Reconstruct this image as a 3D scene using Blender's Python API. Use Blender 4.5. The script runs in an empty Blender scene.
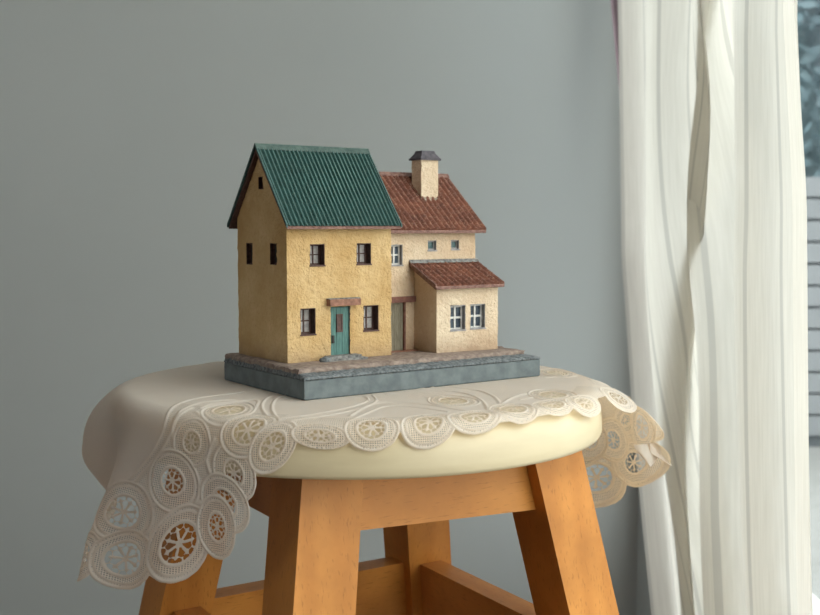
import bpy, bmesh, math
import numpy as np
from mathutils import Vector, Matrix
rng = np.random.default_rng(7)
sc = bpy.context.scene
COL = sc.collection
T = 0.60                       # height of the cloth-covered stool top above the floor
EYE = T + 0.0994

# ------------------------------------------------------------ camera
cam_d = bpy.data.cameras.new('camera')
cam = bpy.data.objects.new('camera', cam_d); COL.objects.link(cam)
cam.location = (0, 0, EYE)
cam.rotation_euler = (math.radians(90 - 4.264), 0, 0)
cam_d.sensor_width = 36; cam_d.lens = 47.98
cam_d.clip_start = 0.02; cam_d.clip_end = 200
cam_d.dof.use_dof = True; cam_d.dof.focus_distance = 0.64; cam_d.dof.aperture_fstop = 16
sc.camera = cam

# ------------------------------------------------------------ world, sun, exposure
w = bpy.data.worlds.new('sky'); sc.world = w; w.use_nodes = True
nt = w.node_tree; nt.nodes.clear()
bg = nt.nodes.new('ShaderNodeBackground'); out = nt.nodes.new('ShaderNodeOutputWorld')
bg.inputs['Color'].default_value = (1.0, 0.985, 0.955, 1); bg.inputs['Strength'].default_value = 3.8
nt.links.new(bg.outputs[0], out.inputs[0])
def lamp(name, kind, energy, color, loc, direction, **kw):
    l = bpy.data.lights.new(name, kind); l.energy = energy; l.color = color
    for k, v in kw.items(): setattr(l, k, v)
    o = bpy.data.objects.new(name, l); COL.objects.link(o); o.location = loc
    o.rotation_euler = Vector(direction).to_track_quat('-Z', 'Y').to_euler()
    return o
# afternoon sun running along the outside of the window wall, lighting the garden only
lamp('sun', 'SUN', 0.7, (1.0, 0.93, 0.80), (3, -3, 4), (0.10, 1.0, -0.55), angle=math.radians(2))
# the window opening itself: low warm daylight coming in from the garden beside the camera
day = lamp('window_daylight', 'AREA', 2.7, (1.0, 0.82, 0.58), (0.50, 0.20, 0.95), (-0.80, 0.62, -0.18),
           shape='RECTANGLE', size=0.55, size_y=0.9)
port = lamp('sky_portal', 'AREA', 1.0, (1, 1, 1), (0.37, 0.575, 1.155), (-1, 0, 0), shape='RECTANGLE', size=2.05, size_y=1.79)
port.data.cycles.is_portal = True
fill_port = lamp('sky_portal', 'AREA', 1.0, (1, 1, 1), (-2.41, -.75, 1.5), (1, 0, 0), shape='RECTANGLE', size=1.1, size_y=1.1)  # guides sky light through the added fill opening on the left
fill_port.data.cycles.is_portal = True
sc.view_settings.view_transform = 'Standard'; sc.view_settings.look = 'None'
sc.view_settings.gamma = 1; sc.view_settings.use_curve_mapping = False
sc.view_settings.exposure = 0.0
sc.cycles.use_denoising = True
sc.cycles.max_bounces = 10; sc.cycles.diffuse_bounces = 6; sc.cycles.transparent_max_bounces = 16

# ------------------------------------------------------------ helpers
def tag(o, label=None, cat=None, group=None, kind=None):
    if label: o['label'] = label
    if cat: o['category'] = cat
    if group: o['group'] = group
    if kind: o['kind'] = kind
    return o
def link(name, bm, mat, parent=None, smooth=False, angle=None):
    me = bpy.data.meshes.new(name); bm.normal_update(); bm.to_mesh(me); bm.free()
    me.materials.append(mat)
    o = bpy.data.objects.new(name, me); COL.objects.link(o)
    if parent: o.parent = parent
    if smooth:
        me.shade_smooth()
        if angle is not None: me.set_sharp_from_angle(angle=math.radians(angle))
    return o
def empty(name, loc, rz=0):
    o = bpy.data.objects.new(name, None); COL.objects.link(o)
    o.location = loc; o.rotation_euler = (0, 0, rz); o.empty_display_size = .05
    return o
def box(bm, a, b):
    x0, y0, z0 = a; x1, y1, z1 = b
    v = [bm.verts.new(p) for p in ((x0,y0,z0),(x1,y0,z0),(x1,y1,z0),(x0,y1,z0),(x0,y0,z1),(x1,y0,z1),(x1,y1,z1),(x0,y1,z1))]
    for f in ((0,3,2,1),(4,5,6,7),(0,1,5,4),(1,2,6,5),(2,3,7,6),(3,0,4,7)): bm.faces.new([v[i] for i in f])
    return v
def bevel(bm, w, seg=2, ang=30):
    es = [e for e in bm.edges if len(e.link_faces) == 2 and e.calc_face_angle(0) > math.radians(ang)]
    if es: bmesh.ops.bevel(bm, geom=es, offset=w, segments=seg, affect='EDGES', profile=.5, clamp_overlap=True)
def boxes(name, lst, mat, parent=None, bv=0.0):
    bm = bmesh.new()
    for a, b in lst: box(bm, a, b)
    if bv: bevel(bm, bv)
    return link(name, bm, mat, parent, smooth=bool(bv), angle=40)
def prism(bm, prof, x0, x1):
    """profile of (y,z) extruded along x"""
    A = [bm.verts.new((x0, y, z)) for y, z in prof]; B = [bm.verts.new((x1, y, z)) for y, z in prof]
    n = len(prof)
    bm.faces.new(A[::-1]); bm.faces.new(B)
    for i in range(n): bm.faces.new((A[i], A[(i+1)%n], B[(i+1)%n], B[i]))
    bmesh.ops.recalc_face_normals(bm, faces=bm.faces)
def grid_mesh(name, P, mat, parent=None, uv=None, smooth=True, keep=None):
    """P (n,m,3) -> quad sheet"""
    n, m = P.shape[:2]
    idx = np.arange(n*m).reshape(n, m)
    q = np.stack([idx[:-1,:-1], idx[1:,:-1], idx[1:,1:], idx[:-1,1:]], -1).reshape(-1, 4)
    if keep is not None: q = q[keep.reshape(-1)]
    used = np.unique(q); remap = -np.ones(n*m, int); remap[used] = np.arange(len(used)); q = remap[q]
    co = P.reshape(-1, 3)[used]
    me = bpy.data.meshes.new(name)
    me.vertices.add(len(co)); me.vertices.foreach_set('co', co.astype(np.float32).ravel())
    me.loops.add(q.size); me.loops.foreach_set('vertex_index', q.astype(np.int32).ravel())
    me.polygons.add(len(q)); me.polygons.foreach_set('loop_start', np.arange(0, q.size, 4, dtype=np.int32))
    me.update(calc_edges=True)
    if uv is not None:
        l = me.uv_layers.new(name='UVMap'); l.data.foreach_set('uv', uv.reshape(-1, 2)[used][q.ravel()].astype(np.float32).ravel())
    if smooth: me.shade_smooth()
    me.materials.append(mat)
    o = bpy.data.objects.new(name, me); COL.objects.link(o)
    if parent: o.parent = parent
    return o, used

# ------------------------------------------------------------ materials
class Mat:
    def __init__(s, name, base=(.5,.5,.5), rough=.6, spec=.5):
        s.m = bpy.data.materials.new(name); s.m.use_nodes = True
        s.t = s.m.node_tree; s.b = s.t.nodes['Principled BSDF']; s.out = s.t.nodes['Material Output']
        s.b.inputs['Base Color'].default_value = (*base, 1); s.b.inputs['Roughness'].default_value = rough
        s.b.inputs['Specular IOR Level'].default_value = spec
        s._c = None
    def n(s, kind, **kw):
        x = s.t.nodes.new(kind)
        for k, v in kw.items():
            if k in x.inputs.keys(): x.inputs[k].default_value = v
            else: setattr(x, k, v)
        return x
    def l(s, a, b): s.t.links.new(a, b)
    def coord(s, scale=(1,1,1), which='Object'):
        c = s.n('ShaderNodeTexCoord'); mp = s.n('ShaderNodeMapping'); mp.inputs['Scale'].default_value = scale
        s.l(c.outputs[which], mp.inputs[0]); return mp.outputs[0]
    def noise(s, scale, detail=4, vec=None, rough=.55, dist=0):
        x = s.n('ShaderNodeTexNoise'); x.inputs['Scale'].default_value = scale; x.inputs['Detail'].default_value = detail
        x.inputs['Roughness'].default_value = rough; x.inputs['Distortion'].default_value = dist
        if vec is None: vec = s.coord()
        s.l(vec, x.inputs['Vector']); return x.outputs[0]
    def ramp(s, fac, stops):
        r = s.n('ShaderNodeValToRGB'); e = r.color_ramp.elements
        while len(e) < len(stops): e.new(.5)
        for el, (p, c) in zip(e, stops): el.position = p; el.color = (*c, 1) if len(c) == 3 else c
        s.l(fac, r.inputs[0]); return r.outputs[0]
    def mix(s, fac, a, b, mode='MIX'):
        x = s.n('ShaderNodeMix'); x.data_type = 'RGBA'; x.blend_type = mode
        for v, i in ((fac, 0), (a, 6), (b, 7)):
            if hasattr(v, 'node'): s.l(v, x.inputs[i])
            elif isinstance(v, tuple): x.inputs[i].default_value = (*v, 1)
            else: x.inputs[i].default_value = v
        return x.outputs[2]
    def col(s, sock): s.l(sock, s.b.inputs['Base Color']); s._c = sock; return s
    def bump(s, h, strength=.5, dist=.001):
        x = s.n('ShaderNodeBump'); x.inputs['Strength'].default_value = strength; x.inputs['Distance'].default_value = dist
        s.l(h, x.inputs['Height']); s.l(x.outputs[0], s.b.inputs['Normal']); return x
def g3(v): return (v, v, v)

def wood(name, light, dark, grain=(1,1,1), rough=.42):
    m = Mat(name, rough=rough, spec=.25)
    v = m.coord(grain)
    n1 = m.noise(9, 5, v, .6, .6); n2 = m.noise(60, 3, v, .5, .2)
    wv = m.n('ShaderNodeTexWave'); wv.inputs['Scale'].default_value = 14; wv.inputs['Distortion'].default_value = 5; wv.inputs['Detail'].default_value = 3
    wv.inputs['Detail Scale'].default_value = 1.2; m.l(v, wv.inputs['Vector'])
    c = m.ramp(n1, [(.25, dark), (.75, light)])
    c = m.mix(.28, c, m.ramp(wv.outputs['Fac'], [(.1, dark), (.9, light)]))
    c = m.mix(m.ramp(m.noise(22, 4, None, .6), [(.42, g3(0)), (.68, g3(.45))]), c, tuple(x*.62 for x in dark))
    pv = m.coord(tuple(g*1.0 for g in grain)); pore = m.noise(800, 2, pv, .5)
    c = m.mix(m.ramp(pore, [(.60, g3(0)), (.72, g3(.40))]), c, tuple(x*.45 for x in dark))
    m.col(c); m.bump(n2, .12, .0006)
    return m.m
def stucco(name, light, dark, dirt, scale=1.0, rough=.85, amp=1.0, zlow=.0175, dirt_h=.012):
    m = Mat(name, rough=rough, spec=.2)
    n1 = m.noise(90*scale, 5); n2 = m.noise(480*scale, 4, None, .6, .4); n3 = m.noise(28*scale, 3)
    c = m.ramp(n3, [(.32, dark), (.66, light)])
    c = m.mix(m.ramp(n2, [(.30, g3(.55)), (.52, g3(0))]), c, dark)
    c = m.mix(m.ramp(n1, [(.60, g3(0)), (.78, g3(.35))]), c, tuple(min(1, x*1.25) for x in light))
    # grime wiped into the foot of the plaster
    co = m.n('ShaderNodeTexCoord'); sp = m.n('ShaderNodeSeparateXYZ'); m.l(co.outputs['Object'], sp.inputs[0])
    mr = m.n('ShaderNodeMapRange'); mr.inputs['From Min'].default_value = zlow; mr.inputs['From Max'].default_value = zlow+dirt_h
    mr.inputs['To Min'].default_value = 1; mr.inputs['To Max'].default_value = 0; m.l(sp.outputs[2], mr.inputs[0])
    mu = m.n('ShaderNodeMath', operation='MULTIPLY'); m.l(mr.outputs[0], mu.inputs[0]); m.l(n1, mu.inputs[1])
    c = m.mix(mu.outputs[0], c, dirt)
    m.col(c)
    ad = m.n('ShaderNodeMath', operation='ADD'); m.l(n2, ad.inputs[0]); m.l(n1, ad.inputs[1])
    m.bump(ad.outputs[0], amp, .0012)
    return m.m
def painted(name, a, b, scale=200, rough=.6, bump=.3, spec=.4, stretch=(1,1,1)):
    m = Mat(name, rough=rough, spec=spec)
    n = m.noise(scale, 4, m.coord(stretch)); m.col(m.ramp(n, [(.35, a), (.65, b)])); m.bump(n, bump, .0006)
    return m.m
def glass(name, tint=(.9,.95,.95)):
    m = Mat(name, tint, .03)
    m.b.inputs['Transmission Weight'].default_value = 0
    tr = m.n('ShaderNodeBsdfTransparent'); tr.inputs[0].default_value = (*tint, 1)
    gl = m.n('ShaderNodeBsdfGlossy'); gl.inputs['Roughness'].default_value = .02
    mx = m.n('ShaderNodeMixShader'); mx.inputs[0].default_value = .05; m.l(tr.outputs[0], mx.inputs[1]); m.l(gl.outputs[0], mx.inputs[2])
    m.l(mx.outputs[0], m.out.inputs[0]); return m.m

M = {}
m = Mat('wall_paint', rough=.9, spec=.1); n = m.noise(3, 3)
m.col(m.ramp(n, [(.3, (.50,.535,.535)), (.7, (.52,.555,.555))])); m.bump(m.noise(160, 3), .08, .001); M['wall'] = m.m
M['far_wall'] = painted('far_wall_paint', (.44,.43,.41), (.46,.45,.43), 5, .9, .05)
M['ceiling'] = painted('ceiling_paint', (.42,.43,.44), (.44,.45,.46), 5, .9, .05)
M['white'] = painted('white_gloss_paint', (.74,.74,.72), (.80,.80,.78), 20, .4, .05)
M['floor'] = wood('floor_boards', (.20,.11,.05), (.12,.06,.025), (1,.12,1), .35)
M['beech'] = wood('beech', (.62,.27,.06), (.42,.155,.028), (1,1,.14))
M['beech_x'] = wood('beech_rail', (.63,.285,.065), (.45,.17,.032), (.14,1,1))
M['cream_paint'] = painted('cream_seat_paint', (.55,.47,.31), (.59,.51,.34), 30, .38, .1, .5, (1,1,5))
M['yellow'] = stucco('yellow_plaster', (.63,.46,.245), (.48,.31,.13), (.30,.20,.12))
M['cream'] = stucco('cream_plaster', (.66,.55,.41), (.54,.40,.27), (.25,.15,.09))
M['brown'] = painted('brown_stain', (.055,.028,.024), (.10,.05,.04), 500, .6)
M['terracotta_wood'] = painted('terracotta_stained_wood', (.18,.085,.055), (.32,.16,.11), 350, .7, .4)
M['lintel_dark'] = painted('dark_red_wood', (.12,.05,.04), (.21,.095,.07), 350, .7, .4)
M['teal'] = painted('teal_door_paint', (.045,.125,.115), (.085,.20,.18), 260, .55, .4, .4, (4,1,.5))
M['greygreen'] = painted('grey_green_door_paint', (.15,.135,.095), (.24,.22,.165), 260, .6, .4, .4, (4,1,.5))
M['pane_light'] = painted('painted_net_pane', (.26,.25,.25), (.44,.43,.42), 300, .5, .1)
M['pane_dark'] = painted('painted_dark_pane', (.025,.035,.055), (.05,.07,.09), 300, .25, .1)
M['pane_teal'] = painted('painted_teal_pane', (.03,.07,.08), (.07,.13,.13), 300, .3, .1)
M['frame_white'] = painted('off_white_frame_paint', (.48,.48,.47), (.66,.66,.63), 400, .6, .3)
M['frame_grey'] = painted('grey_reveal_paint', (.20,.20,.21), (.34,.33,.33), 300, .7, .3)
M['slate'] = painted('slate_blue_base_paint', (.100,.122,.132), (.150,.180,.186), 120, .7, .5)
M['ledge'] = painted('weathered_blue_stone', (.055,.065,.07), (.19,.21,.22), 420, .85, 1.0)
M['paving'] = painted('grey_brown_paving', (.17,.125,.105), (.30,.24,.20), 300, .85, 1.0)
M['step'] = painted('grey_step_stone', (.10,.10,.10), (.27,.27,.26), 420, .85, 1.0)
M['iron'] = painted('black_iron', (.012,.012,.012), (.03,.03,.03), 300, .5)
M['cap'] = painted('slate_chimney_cap', (.045,.042,.055), (.11,.10,.115), 400, .7, .6)
m = Mat('green_roof_paint', rough=.5, spec=.4); n = m.noise(220, 4); n2 = m.noise(900, 3)
m.col(m.mix(m.ramp(n2, [(.55, g3(0)), (.75, g3(.5))]), m.ramp(n, [(.3, (.022,.062,.057)), (.7, (.035,.095,.088))]), (.16,.23,.17))); m.bump(n2, .3, .0004)
M['green'] = m.m
M['green_ridge'] = painted('worn_green_ridge_paint', (.028,.062,.054), (.065,.105,.09), 300, .6, .5)
m = Mat('clay_tile_paint', rough=.75, spec=.25); n = m.noise(260, 4); n2 = m.noise(700, 3, None, .6); n3 = m.noise(60, 3)
c = m.ramp(n3, [(.3, (.13,.050,.035)), (.7, (.24,.095,.06))]); c = m.mix(m.ramp(n, [(.45, g3(0)), (.7, g3(.6))]), c, (.09,.045,.04))
m.col(m.mix(m.ramp(n2, [(.52, g3(0)), (.72, g3(.7))]), c, (.40,.24,.17))); m.bump(n2, .6, .0005); M['tile'] = m.m
M['tile_edge'] = painted('clay_verge_paint', (.13,.065,.055), (.26,.15,.12), 400, .75, .6)
M['mortar'] = painted('stained_mortar', (.20,.17,.14), (.46,.38,.29), 330, .85, .8)
# ------------------------------------------------------------ the room
WX, WY = 0.36, 1.70            # window wall and back wall
W0, W1, WZ0, WZ1 = -0.45, 1.60, 0.26, 2.05     # window opening in the wall on the right
def struct(o): o['kind'] = 'structure'; return o
struct(boxes('floor', [((-2.4,-2.2,-.05),(WX+.12,WY+.1,0))], M['floor']))
struct(boxes('ceiling', [((-2.4,-2.2,2.4),(WX+.12,WY+.1,2.45))], M['ceiling']))
struct(boxes('wall_back', [((-2.4,WY,0),(WX+.12,WY+.1,2.4))], M['wall']))
L0, L1, LZ0, LZ1 = -1.3, -.2, .95, 2.05       # unseen window added in the left wall to fill the shaded house side
struct(boxes('wall_left', [((-2.5,-2.2,0),(-2.4,L0,2.4)), ((-2.5,L1,0),(-2.4,WY+.1,2.4)), ((-2.5,L0,0),(-2.4,L1,LZ0)), ((-2.5,L0,LZ1),(-2.4,L1,2.4))], M['far_wall']))
struct(boxes('fill_window', [((-2.48,L0,LZ0),(-2.44,L0+.04,LZ1)), ((-2.48,L1-.04,LZ0),(-2.44,L1,LZ1)), ((-2.48,L0+.04,LZ0),(-2.44,L1-.04,LZ0+.04)), ((-2.48,L0+.04,LZ1-.04),(-2.44,L1-.04,LZ1)), ((-2.475,(L0+L1)/2-.015,LZ0+.04),(-2.445,(L0+L1)/2+.015,LZ1-.04))], M['white']))  # frame of the added fill opening, out of view
struct(boxes('wall_front', [((-2.4,-2.3,0),(WX+.12,-2.2,2.4))], M['far_wall']))
struct(boxes('wall_right', [((WX,-2.2,0),(WX+.12,W0,2.4)), ((WX,W1,0),(WX+.12,WY,2.4)), ((WX,W0,0),(WX+.12,W1,WZ0)), ((WX,W0,WZ1),(WX+.12,W1,2.4))], M['wall']))
struct(boxes('baseboard_back', [((-2.4,WY-.012,0),(WX,WY,.06))], M['white'], None, .002))
wf = struct(boxes('window_1', [((WX+.05,W0,WZ0),(WX+.09,W0+.035,WZ1)), ((WX+.05,W1-.035,WZ0),(WX+.09,W1,WZ1)), ((WX+.05,W0+.035,WZ0),(WX+.09,W1-.035,WZ0+.03)), ((WX+.05,W0+.035,WZ1-.035),(WX+.09,W1-.035,WZ1))], M['white']))
boxes('glass_pane', [((WX+.068,W0+.035,WZ0+.03),(WX+.072,W1-.035,WZ1-.035))], glass('window_glass', (.93,.97,.98)), wf)
struct(boxes('trim_1', [((WX+.001,W0,WZ0-.02),(WX+.05,W1-.04,WZ0+.004))], M['white'], None, .003))

# the garden beyond the window
gm = Mat('concrete', rough=.95); gm.col(gm.ramp(gm.noise(30, 5), [(.3, (.21,.21,.20)), (.7, (.26,.26,.25))]))
M['fence'] = painted('fence_paint', (.18,.19,.20), (.20,.21,.22), 9, .6, .1)
struct(boxes('ground', [((WX+.12,-6,-.12),(14,14,-.06))], gm.m))
fence = empty('garden_fence', (0.7, 3.6, -.06)); tag(fence, 'white slatted fence of horizontal boards outside the window, below the blue-green hedge', 'fence')
for x in (0.05, 1.55, 3.05, 4.55): boxes('post', [((x-.03,.03,0),(x+.03,.08,.92))], M['fence'], fence, .004)
for k in range(12):
    z = .928 - .0720*(k+1)
    boxes('board', [((0,0,z),(4.6,.02,z+.0630))], M['fence'], fence, .003)
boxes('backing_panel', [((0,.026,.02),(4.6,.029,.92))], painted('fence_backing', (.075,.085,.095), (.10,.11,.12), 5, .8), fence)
hm = Mat('hedge_leaves', rough=.55); hm.col(hm.ramp(hm.noise(5, 4), [(.3, (.075,.125,.145)), (.7, (.125,.185,.205))])); 
bm = bmesh.new()
for k in range(17000):
    x = rng.uniform(1.1, 6.4); z = rng.uniform(-.05, 3.1); y = 5.9 + .30*math.sin(x*3.1)*math.cos(z*2.3) + rng.uniform(-.12, .25)
    s = rng.uniform(.03, .06); q = Matrix.Rotation(rng.uniform(0, 6.28), 3, 'Z') @ Matrix.Rotation(rng.uniform(-.9, .9), 3, 'X') @ Matrix.Rotation(rng.uniform(0, 6.28), 3, 'Y')
    vs = [bm.verts.new(Vector((x,y,z)) + q @ Vector(p)*s) for p in ((-1,0,0),(-.3,.08,.38),(.4,.06,.33),(1,0,0),(.4,.06,-.33),(-.3,.08,-.38))]
    bm.faces.new(vs)
box(bm, (1.1,6.2,-.06), (6.4,6.5,3.1))
hedge = link('hedge', bm, hm.m); tag(hedge, 'tall blue-green hedge behind the white fence outside the window', 'hedge')

# sheer curtain, gathered at the far end of the window
cm = Mat('sheer_cotton', (.86,.84,.78), .8, .1)
uvn = cm.n('ShaderNodeUVMap'); mp = cm.n('ShaderNodeMapping'); cm.l(uvn.outputs[0], mp.inputs[0]); mp.inputs['Scale'].default_value = (1, 1, 1)
sp = cm.n('ShaderNodeSeparateXYZ'); cm.l(mp.outputs[0], sp.inputs[0])
def stripe(k, width):
    a = cm.n('ShaderNodeMath', operation='MULTIPLY'); cm.l(sp.outputs[0], a.inputs[0]); a.inputs[1].default_value = k
    b = cm.n('ShaderNodeMath', operation='FRACT'); cm.l(a.outputs[0], b.inputs[0])
    c = cm.n('ShaderNodeMath', operation='LESS_THAN'); cm.l(b.outputs[0], c.inputs[0]); c.inputs[1].default_value = width
    return c.outputs[0]
tuck = stripe(22, .12)
nz = cm.n('ShaderNodeTexNoise'); nz.inputs['Scale'].default_value = 1; nz.inputs['Detail'].default_value = 3
mp2 = cm.n('ShaderNodeMapping'); mp2.inputs['Scale'].default_value = (420, 18, 1); cm.l(uvn.outputs[0], mp2.inputs[0]); cm.l(mp2.outputs[0], nz.inputs['Vector'])
colr = cm.mix(tuck, cm.ramp(nz.outputs[0], [(.3, (.76,.73,.66)), (.7, (.84,.81,.74))]), (.62,.60,.55))
df = cm.n('ShaderNodeBsdfDiffuse'); tl = cm.n('ShaderNodeBsdfTranslucent'); tr = cm.n('ShaderNodeBsdfTransparent')
cm.l(colr, df.inputs[0]); cm.l(colr, tl.inputs[0])
m1 = cm.n('ShaderNodeMixShader'); m1.inputs[0].default_value = .56; cm.l(df.outputs[0], m1.inputs[1]); cm.l(tl.outputs[0], m1.inputs[2])
m2 = cm.n('ShaderNodeMixShader'); m2.inputs[0].default_value = .07; cm.l(m1.outputs[0], m2.inputs[1]); cm.l(tr.outputs[0], m2.inputs[2])
cm.l(m2.outputs[0], cm.out.inputs[0]); M['sheer'] = cm.m

zs = np.linspace(.03, 2.12, 90)
def drape(name, far, near, X0, amp, waves, n, mat, phase=0, seed=1, parent=None, fold=0):
    """far(z), near(z): where along the window wall the cloth starts and ends"""
    t = np.linspace(0, 1, n); r = np.random.default_rng(seed)
    ph = np.interp(t, np.linspace(0, 1, waves+1), np.cumsum(np.r_[0, r.uniform(.75, 1.3, waves)]))
    P = np.zeros((n, len(zs), 3))
    for j, z in enumerate(zs):
        f, g = far(z), near(z)
        wob = .10*np.sin(z*2.1 + t*7)
        a = amp*(1 + .35*np.sin(t*9 + seed))*(.85 + .15*math.sin(z*1.7))
        th = 2*np.pi*(ph + wob*.5) + phase
        xf = (t - np.interp(z, [.2, 1.0], [.18, .66]))/.06
        if fold: a = a*(1 - .75*np.exp(-xf*xf/6))
        P[:, j, 0] = X0 + a*np.sin(th) + .15*a*np.sin(2.7*th + z)
        P[:, j, 1] = f + (g-f)*t + .012*np.sin(th*1.0 + 1.2)*np.sin(np.pi*t) + fold*xf*np.exp(-xf*xf/2)
        if fold: P[:, j, 0] += .007*xf*np.exp(-xf*xf/10)
        P[:, j, 2] = z
    L = np.r_[0, np.cumsum(np.hypot(*(np.diff(P[:, 40, :2], axis=0).T)))]
    uv = np.stack(np.meshgrid(L, zs, indexing='ij'), -1)
    return grid_mesh(name, P, mat, parent, uv)[0]
def far(z): return float(np.interp(z, [0, .27, .45, .66, .99, 2.2], [1.00, 1.11, 1.25, 1.355, 1.405, 1.43]))
def near(z): return float(np.interp(z, [0, .34, .55, .72, .86, 2.2], [.675, .688, .708, .722, .757, .79]))
cur = drape('sheer_curtain', far, near, .274, .020, 4, 520, M['sheer'], -0.8, 3, None, .10)
tag(cur, 'long off-white sheer curtain with fine vertical tucks hanging at the window', 'curtain')
mauve = Mat('mauve_curtain_cloth', (.30,.23,.26), .85, .1); mauve.bump(mauve.noise(300, 3), .2)
def mfar(z): return float(np.interp(z, [0, .3, .5, .66, .80, .87, 1.05, 2.2], [1.10, 1.22, 1.30, 1.38, 1.435, 1.475, 1.575, 1.64]))
tt = np.linspace(0, 1, 60)
PM = np.zeros((60, len(zs), 3))
for j, z in enumerate(zs):
    PM[:, j, 0] = .281 + .036*tt; PM[:, j, 1] = mfar(z) + .006*np.sin(tt*11 + z) ; PM[:, j, 2] = z
mc = grid_mesh('mauve_curtain', PM, mauve.m)[0]
tag(mc, 'narrow dark mauve curtain edge showing between the grey wall and the sheer curtain', 'curtain')
rod = empty('curtain_rod', (.275, .3, 2.14)); tag(rod, 'white curtain rod above the window on the right', 'curtain rod')
boxes('rail', [((-.012,-.9,-.012),(.012,1.36,.012))], M['white'], rod, .003)
for y in (-.85, 1.34): boxes('bracket', [((.012,y-.01,-.01),(.085,y+.01,.01))], M['white'], rod)
# ------------------------------------------------------------ the stool
ST = empty('stool', (-.0258, .700, 0), .5518)   # local x runs along the front rail, local -y faces the window light
tag(ST, 'round cream-topped wooden stool with four splayed square legs, under the lace cloth', 'stool')
seat_top = T - .0009
A0, K, WL = .0758, .1676, .0374
zb = T - .0297
def off(z): return A0 + K*(zb - z)
# seat: turned disc with a soft rounded edge
bm = bmesh.new()
prof = [(0, 0), (.10, 0), (.134, 0), (.1395, -.0003), (.1440, -.0016), (.1485, -.0046), (.1515, -.0085), (.1531, -.0130), (.1537, -.0175), (.1540, -.0220), (.1540, -.0262), (.1532, -.0282), (.1505, -.0288), (.10, -.0288), (0, -.0288)]
N = 128; rings = []
for r, z in prof:
    if r == 0: rings.append([bm.verts.new((0, 0, z))]); continue
    rings.append([bm.verts.new((r*math.cos(2*math.pi*k/N), r*math.sin(2*math.pi*k/N), z)) for k in range(N)])
for a, b in zip(rings, rings[1:]):
    for k in range(N):
        k2 = (k+1) % N
        if len(a) == 1: bm.faces.new((a[0], b[k], b[k2]))
        elif len(b) == 1: bm.faces.new((a[k2], a[k], b[0]))
        else: bm.faces.new((a[k], b[k], b[k2], a[k2]))
bmesh.ops.recalc_face_normals(bm, faces=bm.faces)
seat = link('seat', bm, M['cream_paint'], ST, True)
ca, sa = math.cos(-.5518), math.sin(-.5518); dx, dy = (-.032+.0258), 0.0
seat.location = (dx*ca - dy*sa, dx*sa + dy*ca, seat_top)
for sx, sy in ((-1,-1), (1,-1), (1,1), (-1,1)):
    bm = bmesh.new(); h = WL/2; o0 = off(zb); o1 = off(0)
    vs = box(bm, (-h,-h,0), (h,h,1))
    for i, v in enumerate(vs):
        z = 0 if v.co.z < .5 else zb
        o = o1 if v.co.z < .5 else o0
        v.co = Vector((sx*o + v.co.x, sy*o + v.co.y, z))
    bevel(bm, .0018, 2)
    link('leg', bm, M['beech'], ST, True, 40)
def rail(name, z0, z1, side, th, inset=0, tilt=0):
    # side: 'f','b' run along local x; 'l','r' along local y
    bm = bmesh.new(); vs = box(bm, (-1,-1,0), (1,1,1))
    for v in vs:
        z = z0 if v.co.z < .5 else z1; o = off(z); L = o - WL/2 + .0005
        along, across = (v.co.x, v.co.y) if side in 'fb' else (v.co.y, v.co.x)
        sg = {'f': -1, 'b': 1, 'l': -1, 'r': 1}[side]
        a = along*L; c = sg*(o - inset) + across*th/2
        if v.co.z < .5: z += tilt*a
        v.co = Vector((a, c, z)) if side in 'fb' else Vector((c, a, z))
    bevel(bm, .0012, 2)
    o = link(name, bm, M['beech_x'] if side in 'fb' else M['beech_y'], ST, True, 40)
M['beech_y'] = wood('beech_rail_side', (.62,.29,.085), (.44,.17,.04), (1,.14,1))
for s_ in 'fblr': rail('apron', zb-(.0408 if s_ == 'f' else .0375), zb, s_, .017, 0, -.042 if s_ == 'f' else 0)
for s_ in 'fblr': rail('stretcher', T-.1565-.045, T-.1565, s_, .019)
# ------------------------------------------------------------ the model house (local x = long side, y = depth, z = up)
HZ = T
HS = empty('model_house', (-.06009, .61686, HZ), math.radians(35.2))
tag(HS, 'painted model house with yellow and cream walls and a green roof on a lace cloth', 'model house')
mm = .001
def B(a, b): return (tuple(x*mm for x in a), tuple(x*mm for x in b))
# base: slab, moulded rough ledge and paving
bm = bmesh.new()
def ring(x0, x1, y0, y1, z, jit=0.0, n=60, ny=34):
    pts = [(x0+(x1-x0)*i/n, y0) for i in range(n)] + [(x1, y0+(y1-y0)*i/ny) for i in range(ny)] + [(x1-(x1-x0)*i/n, y1) for i in range(n)] + [(x0, y1-(y1-y0)*i/ny) for i in range(ny)]
    return [bm.verts.new(((x + rng.normal()*jit)*mm, (y + rng.normal()*jit)*mm, (z + rng.normal()*jit)*mm)) for x, y in pts]
def bridge(a, b):
    n = len(a)
    for i in range(n): bm.faces.new((a[i], a[(i+1)%n], b[(i+1)%n], b[i]))
R = [ring(.6,178.4,.6,103.4,0.1), ring(0,179,0,104,.8), ring(0,179,0,104,11.0), ring(.5,178.5,.5,103.5,11.3)]
for a, b in zip(R, R[1:]): bridge(a, b)
bm.faces.new(R[-1]); bm.faces.new(R[0][::-1])
base = link('base', bm, M['slate'], HS, True, 30)
bm = bmesh.new()
R = [ring(.4,178.6,.4,103.6,11.2,.05), ring(-.4,179.4,-.4,104.2,12.0,.12), ring(.2,178.8,.2,103.9,12.9,.12), ring(.4,175,3.2,103.8,13.7,.22), ring(.4,172.4,6.4,103.8,14.6,.22), ring(.6,171,8.2,103.6,14.9,.1)]
for a, b in zip(R, R[1:]): bridge(a, b)
bm.faces.new(R[-1]); bm.faces.new(R[0][::-1])
link('stone_ledge', bm, M['ledge'], HS, True, 50)
bm = bmesh.new()
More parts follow.
